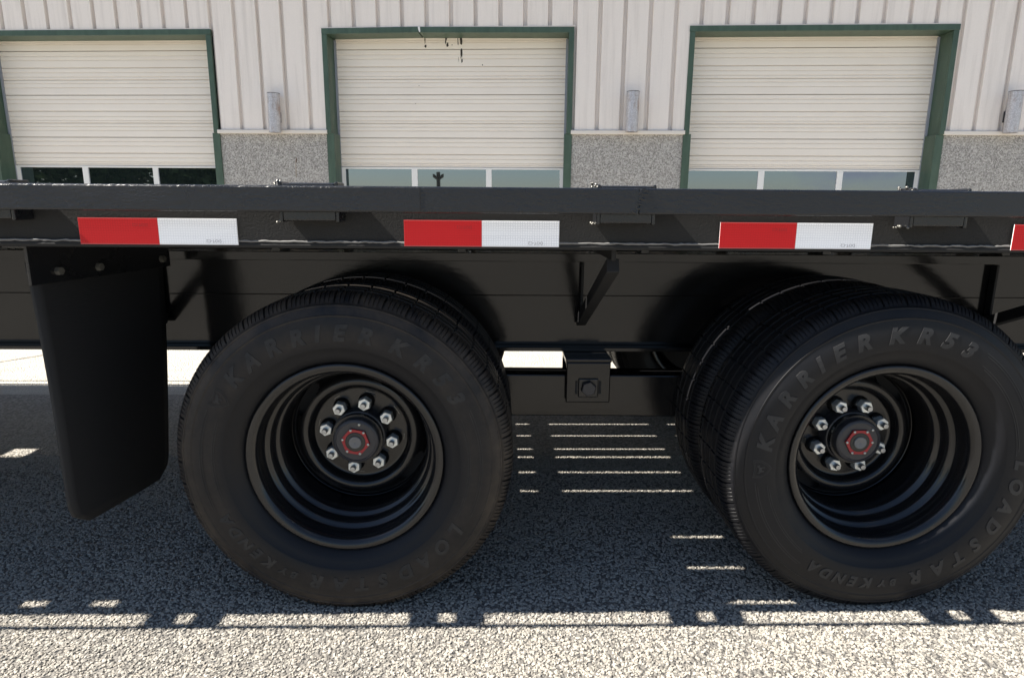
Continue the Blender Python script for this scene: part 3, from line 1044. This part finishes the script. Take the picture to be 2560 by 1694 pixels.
WORDS = [('K', 171, 1), ('A', 160.5, 1), ('R', 149.5, 1), ('R', 138.5, 1), ('I', 130, 1), ('E', 121, 1), ('R', 110, 1), ('K', 96, 1), ('R', 84, 1), ('5', 73.5, 1), ('3', 63.5, 1),
         ('L', 0, .92), ('O', -10, .92), ('A', -20.5, .92), ('D', -30.5, .92), ('S', -41.5, .92), ('T', -51, .92), ('A', -61, .92), ('R', -71.5, .92),
         ('B', -82, .5), ('Y', -86.8, .5), ('K', -94, .72), ('E', -100.5, .72), ('N', -107, .72), ('D', -114, .72), ('A', -121, .72)]


def sidewall_lines(key, rot):
    """raised arcs, shield and heraldic animal shape"""
    m = MB()
    def arc(r, a0, a1, w):
        n = max(6, int(abs(a1 - a0) / 1.5))
        for i in range(n):
            q = [R(rot + a0 + (a1 - a0) * (i + k) / n) for k in (0, 1)]
            pts = []
            for a, rr in ((q[0], r - w / 2), (q[1], r - w / 2), (q[1], r + w / 2), (q[0], r + w / 2)):
                pts.append((rr * math.cos(a), -side_t(rr) - .0011, rr * math.sin(a)))
            m.poly(pts)
    for r, a0, a1 in ((.310, 56, 8), (.305, 55, 10), (.2835, 54, 6), (.279, 52, 4), (.310, -128, -172), (.305, -127, -170), (.2835, -130, -170), (.279, -131, -168)):
        arc(r, a0, a1, .0016)
    # shield outline (two nested) near 182 degrees
    def shield(s):
        P_ = [(-.020, .020), (0, .016), (.020, .020), (.021, .002), (.012, -.014), (0, -.024), (-.012, -.014), (-.021, .002)]
        return [(x * s, y * s) for x, y in P_]
    def place(x, y):
        r = .2955 + y; a = R(182 + rot) - x / .2955
        return (r * math.cos(a), -side_t(r) - .0012, r * math.sin(a))
    for s_out, s_in in ((1.0, .90), (.80, .72)):
        o_, i_ = shield(s_out), shield(s_in)
        for k in range(8):
            j = (k + 1) % 8
            m.poly([place(*o_[k]), place(*o_[j]), place(*i_[j]), place(*i_[k])])
    for cx, cy, w, h in ((-.002, .003, .012, .007), (.006, .007, .006, .006), (-.006, -.003, .003, .006), (.003, -.004, .003, .007), (-.009, .006, .003, .006)):
        m.poly([place(cx - w / 2, cy - h / 2), place(cx + w / 2, cy - h / 2), place(cx + w / 2, cy + h / 2), place(cx - w / 2, cy + h / 2)])
    return m.mesh('sidewall_emblem', (key,))


NUT = MB()
NUT.lathe([(.0001, 0), (.0205, 0), (.0205, -.004), (.0170, -.011), (.0150, -.012)], circ(24))
NUT2 = MB()
NUT2.lathe([(.0001, -.012), (.0150, -.012), (.0166, -.0135), (.0166, -.031), (.0148, -.0335), (.0072, -.0337), (.0072, -.028)], circ(6))
ST = MB(); ST.lathe([(.0070, -.028), (.0070, -.046), (.0060, -.0485), (.0001, -.0487)], circ(14))
SEAT_M = NUT.mesh('nut_seat', ('rim',), True, 40); NUT_M = NUT2.mesh('lug_nut', ('zinc',)); ST_M = ST.mesh('wheel_stud', ('stud',), True, 40)

hb = MB(); hb.lathe([(.066, .0895), (.066, .060), (.0645, .054), (.0575, .0515), (.0555, .049), (.0555, .026), (.0545, .0225), (.0520, .0205), (.0480, .0195), (.0470, .0215), (.0001, .0215)], circ(64))
HUB_M = hb.mesh('hub', ('hub',), True, 35)
rr_ = MB()
hexo = [(.0355 * math.cos(a), .0355 * math.sin(a)) for a in circ(6)]; n = 36
for k in range(n):
    a0, a1 = 2 * math.pi * k / n, 2 * math.pi * (k + 1) / n
    def hexr(a):
        q = (a % (math.pi / 3)) - math.pi / 6
        return .0350 * math.cos(math.pi / 6) / math.cos(q)
    A_ = [(hexr(a) * math.cos(a), hexr(a) * math.sin(a)) for a in (a0, a1)]; B_ = [(.0245 * math.cos(a), .0245 * math.sin(a)) for a in (a0, a1)]
    rr_.quad((A_[0][0], .0165, A_[0][1]), (A_[1][0], .0165, A_[1][1]), (B_[1][0], .0165, B_[1][1]), (B_[0][0], .0165, B_[0][1]))
    rr_.quad((A_[0][0], .0165, A_[0][1]), (A_[1][0], .0165, A_[1][1]), (A_[1][0], .0214, A_[1][1]), (A_[0][0], .0214, A_[0][1]))
RING_M = rr_.mesh('hub_cap_ring', ('redring',))
pl = MB(); pl.lathe([(.0245, .0205), (.0240, .0160), (.0225, .0150), (.0160, .0155), (.0158, .018)], circ(40)); PR_M = pl.mesh('plug_ring', ('plugring',), True, 40)
pl = MB(); pl.lathe([(.0157, .018), (.0155, .0135), (.0140, .0120), (.0025, .0125), (.0001, .0140)], circ(32)); PL_M = pl.mesh('hub_plug', ('plug',), True, 40)
sc_ = MB(); sc_.lathe([(.0034, 0), (.0034, -.0012), (.0024, -.0024), (.0001, -.0027)], circ(14)); SC_M = sc_.mesh('cap_screw', ('bolt',), True, 50)


def wheel(X, Yc, rot180, detail=None):
    w = obj('wheel', RIMS[detail['rim']] if detail else RIMS[0], tr, loc=(X, Yc, .372), rot=(0, 0, math.pi if rot180 else 0))
    obj('tyre', detail['tyre'] if detail else TY, w)
    if not detail:
        return w
    for ch, ang, sc in WORDS:
        obj('letter', letter_mesh(ch, ang + detail['rot'], sc, detail['lk'], detail['lift']), w)
    tag(obj('sidewall_emblem', sidewall_lines(detail['lk'], detail['rot']), w), kind='stuff')
    obj('hub', HUB_M, w)
    for k in range(8):
        a = R(detail['nut'] + 45 * k); p = (.08255 * math.cos(a), .0895, .08255 * math.sin(a))
        obj('nut_seat', SEAT_M, w, loc=p)
        spin = random.uniform(0, 1)
        obj('lug_nut', NUT_M, w, loc=p, rot=(0, spin, 0))
        obj('wheel_stud', ST_M, w, loc=p)
    obj('hub_cap_ring', RING_M, w, rot=(0, -R(detail['hex']), 0))
    obj('plug_ring', PR_M, w); obj('hub_plug', PL_M, w)
    for k in range(6):
        a = R(detail['hex'] + 60 * k)
        obj('cap_screw', SC_M, w, loc=(.0312 * math.cos(a), .0165, .0312 * math.sin(a)))
    a = R(detail['plug']); obj('filler_screw', SC_M, w, loc=(.0435 * math.cos(a), .0215, .0435 * math.sin(a)))
    if detail['scr']:
        m = MB()
        for k in range(8):
            ac = detail['nut'] + 45 * k + random.uniform(-6, 6)
            if random.random() < .2: continue
            n_ = 8; wd = random.uniform(8, 15)
            for i in range(n_):
                q0, q1 = R(ac + wd * (i / n_ - .5)), R(ac + wd * ((i + 1) / n_ - .5))
                r0 = .1065
                m.quad((r0 * math.cos(q0), .0893, r0 * math.sin(q0)), (r0 * math.cos(q1), .0893, r0 * math.sin(q1)), ((r0 + .0009) * math.cos(q1), .0893, (r0 + .0009) * math.sin(q1)), ((r0 + .0009) * math.cos(q0), .0893, (r0 + .0009) * math.sin(q0)))
        tag(m.build('paint_scratches', 'scratch', w), kind='stuff')
        m = MB(); m.poly([(.079 * math.cos(R(-24)) + .006 * math.cos(q), .0892, .079 * math.sin(R(-24)) + .0045 * math.sin(q)) for q in circ(12)]); m.build('locating_hole', 'flap', w)
    return w


DL = dict(rim=0, tyre=TYD, lk='letter_dusty', rot=-32, nut=79, hex=109, plug=77, scr=True, lift=.0011)
DR = dict(rim=1, tyre=TY, lk='letter', rot=0, nut=68, hex=120, plug=44, scr=False, lift=.0013)
for X, D in ((-.345, DL), (.883, DR)):
    wheel(X, .163, False, D)
    wheel(X, .392, True)
    wheel(X, 1.568, False)
    wheel(X, 1.806, True)


# ------------------------------------------------------------------ trees across the yard (mirrored in the left door's panes)
def tree(loc, h, w, label, seed):
    rnd = random.Random(seed)
    e = empty('tree', loc); tag(e, label, 'tree', 'trees across the yard')
    m = MB()
    def limb(p, q, r0, r1):
        d_ = (q - p).normalized(); s_ = d_.orthogonal().normalized(); t_ = d_.cross(s_)
        ra = [p + (s_ * math.cos(a) + t_ * math.sin(a)) * r0 for a in circ(7)]; rb = [q + (s_ * math.cos(a) + t_ * math.sin(a)) * r1 for a in circ(7)]
        for i in range(7):
            m.quad(ra[i], ra[(i + 1) % 7], rb[(i + 1) % 7], rb[i])
    top = Vector((0, 0, h * .7)); limb(Vector((0, 0, 0)), top, .22, .06)
    cl = []
    for k in range(26):
        a = rnd.uniform(0, 6.28); z = rnd.uniform(.12, .98) * h; rad = w * .5 * math.sin(math.pi * min(.95, max(.12, z / h * .9 + .08))) * rnd.uniform(.3, 1)
        c = Vector((rad * math.cos(a), rad * math.sin(a), z)); cl.append(c)
        if k % 2 == 0: limb(Vector((0, 0, z * .55)), c, .05, .015)
    m.build('trunk', 'bark', e)
    m = MB()
    for c in cl:
        for k in range(420):
            d_ = Vector((rnd.gauss(0, 1), rnd.gauss(0, 1), rnd.gauss(0, .8))) * (w * .11)
            p = c + d_; s_ = rnd.uniform(.16, .34)
            u = Vector((rnd.gauss(0, 1), rnd.gauss(0, 1), rnd.gauss(0, 1))).normalized(); v_ = u.orthogonal().normalized()
            m.poly([p - u * s_, p + v_ * s_ * .5, p + u * s_, p - v_ * s_ * .5])
    m.build('crown', 'leaf', e)


for x, y, h, w, s, lb in ((-32, -18, 7.5, 9, 1, 'broad green tree mirrored in the left pane of the left door'), (-27.5, -20.5, 6.5, 7.5, 2, 'green tree mirrored in the middle pane of the left door'), (-23.6, -22.5, 4.4, 5.0, 3, 'lower green tree mirrored in the right pane of the left door')):
    tree((x, y, 0), h, w, lb, s)
pe = empty('yard_post', (-9.33, -26.4, 0)); tag(pe, 'dark post with two stubby arms mirrored in the middle door\'s centre pane', 'post')
m = MB(); m.box(-.11, .11, -.11, .11, 0, 2.85); m.build('post', 'bark', pe, bev=.03)
for sx in (-1, 1):
    m = MB(); m.prism([(sx * .10, -.08, 2.35), (sx * .34, -.08, 2.5), (sx * .36, -.08, 2.72), (sx * .26, -.08, 2.70), (sx * .10, -.08, 2.52)], (0, .2, 0)); m.build('arm', 'bark', pe)
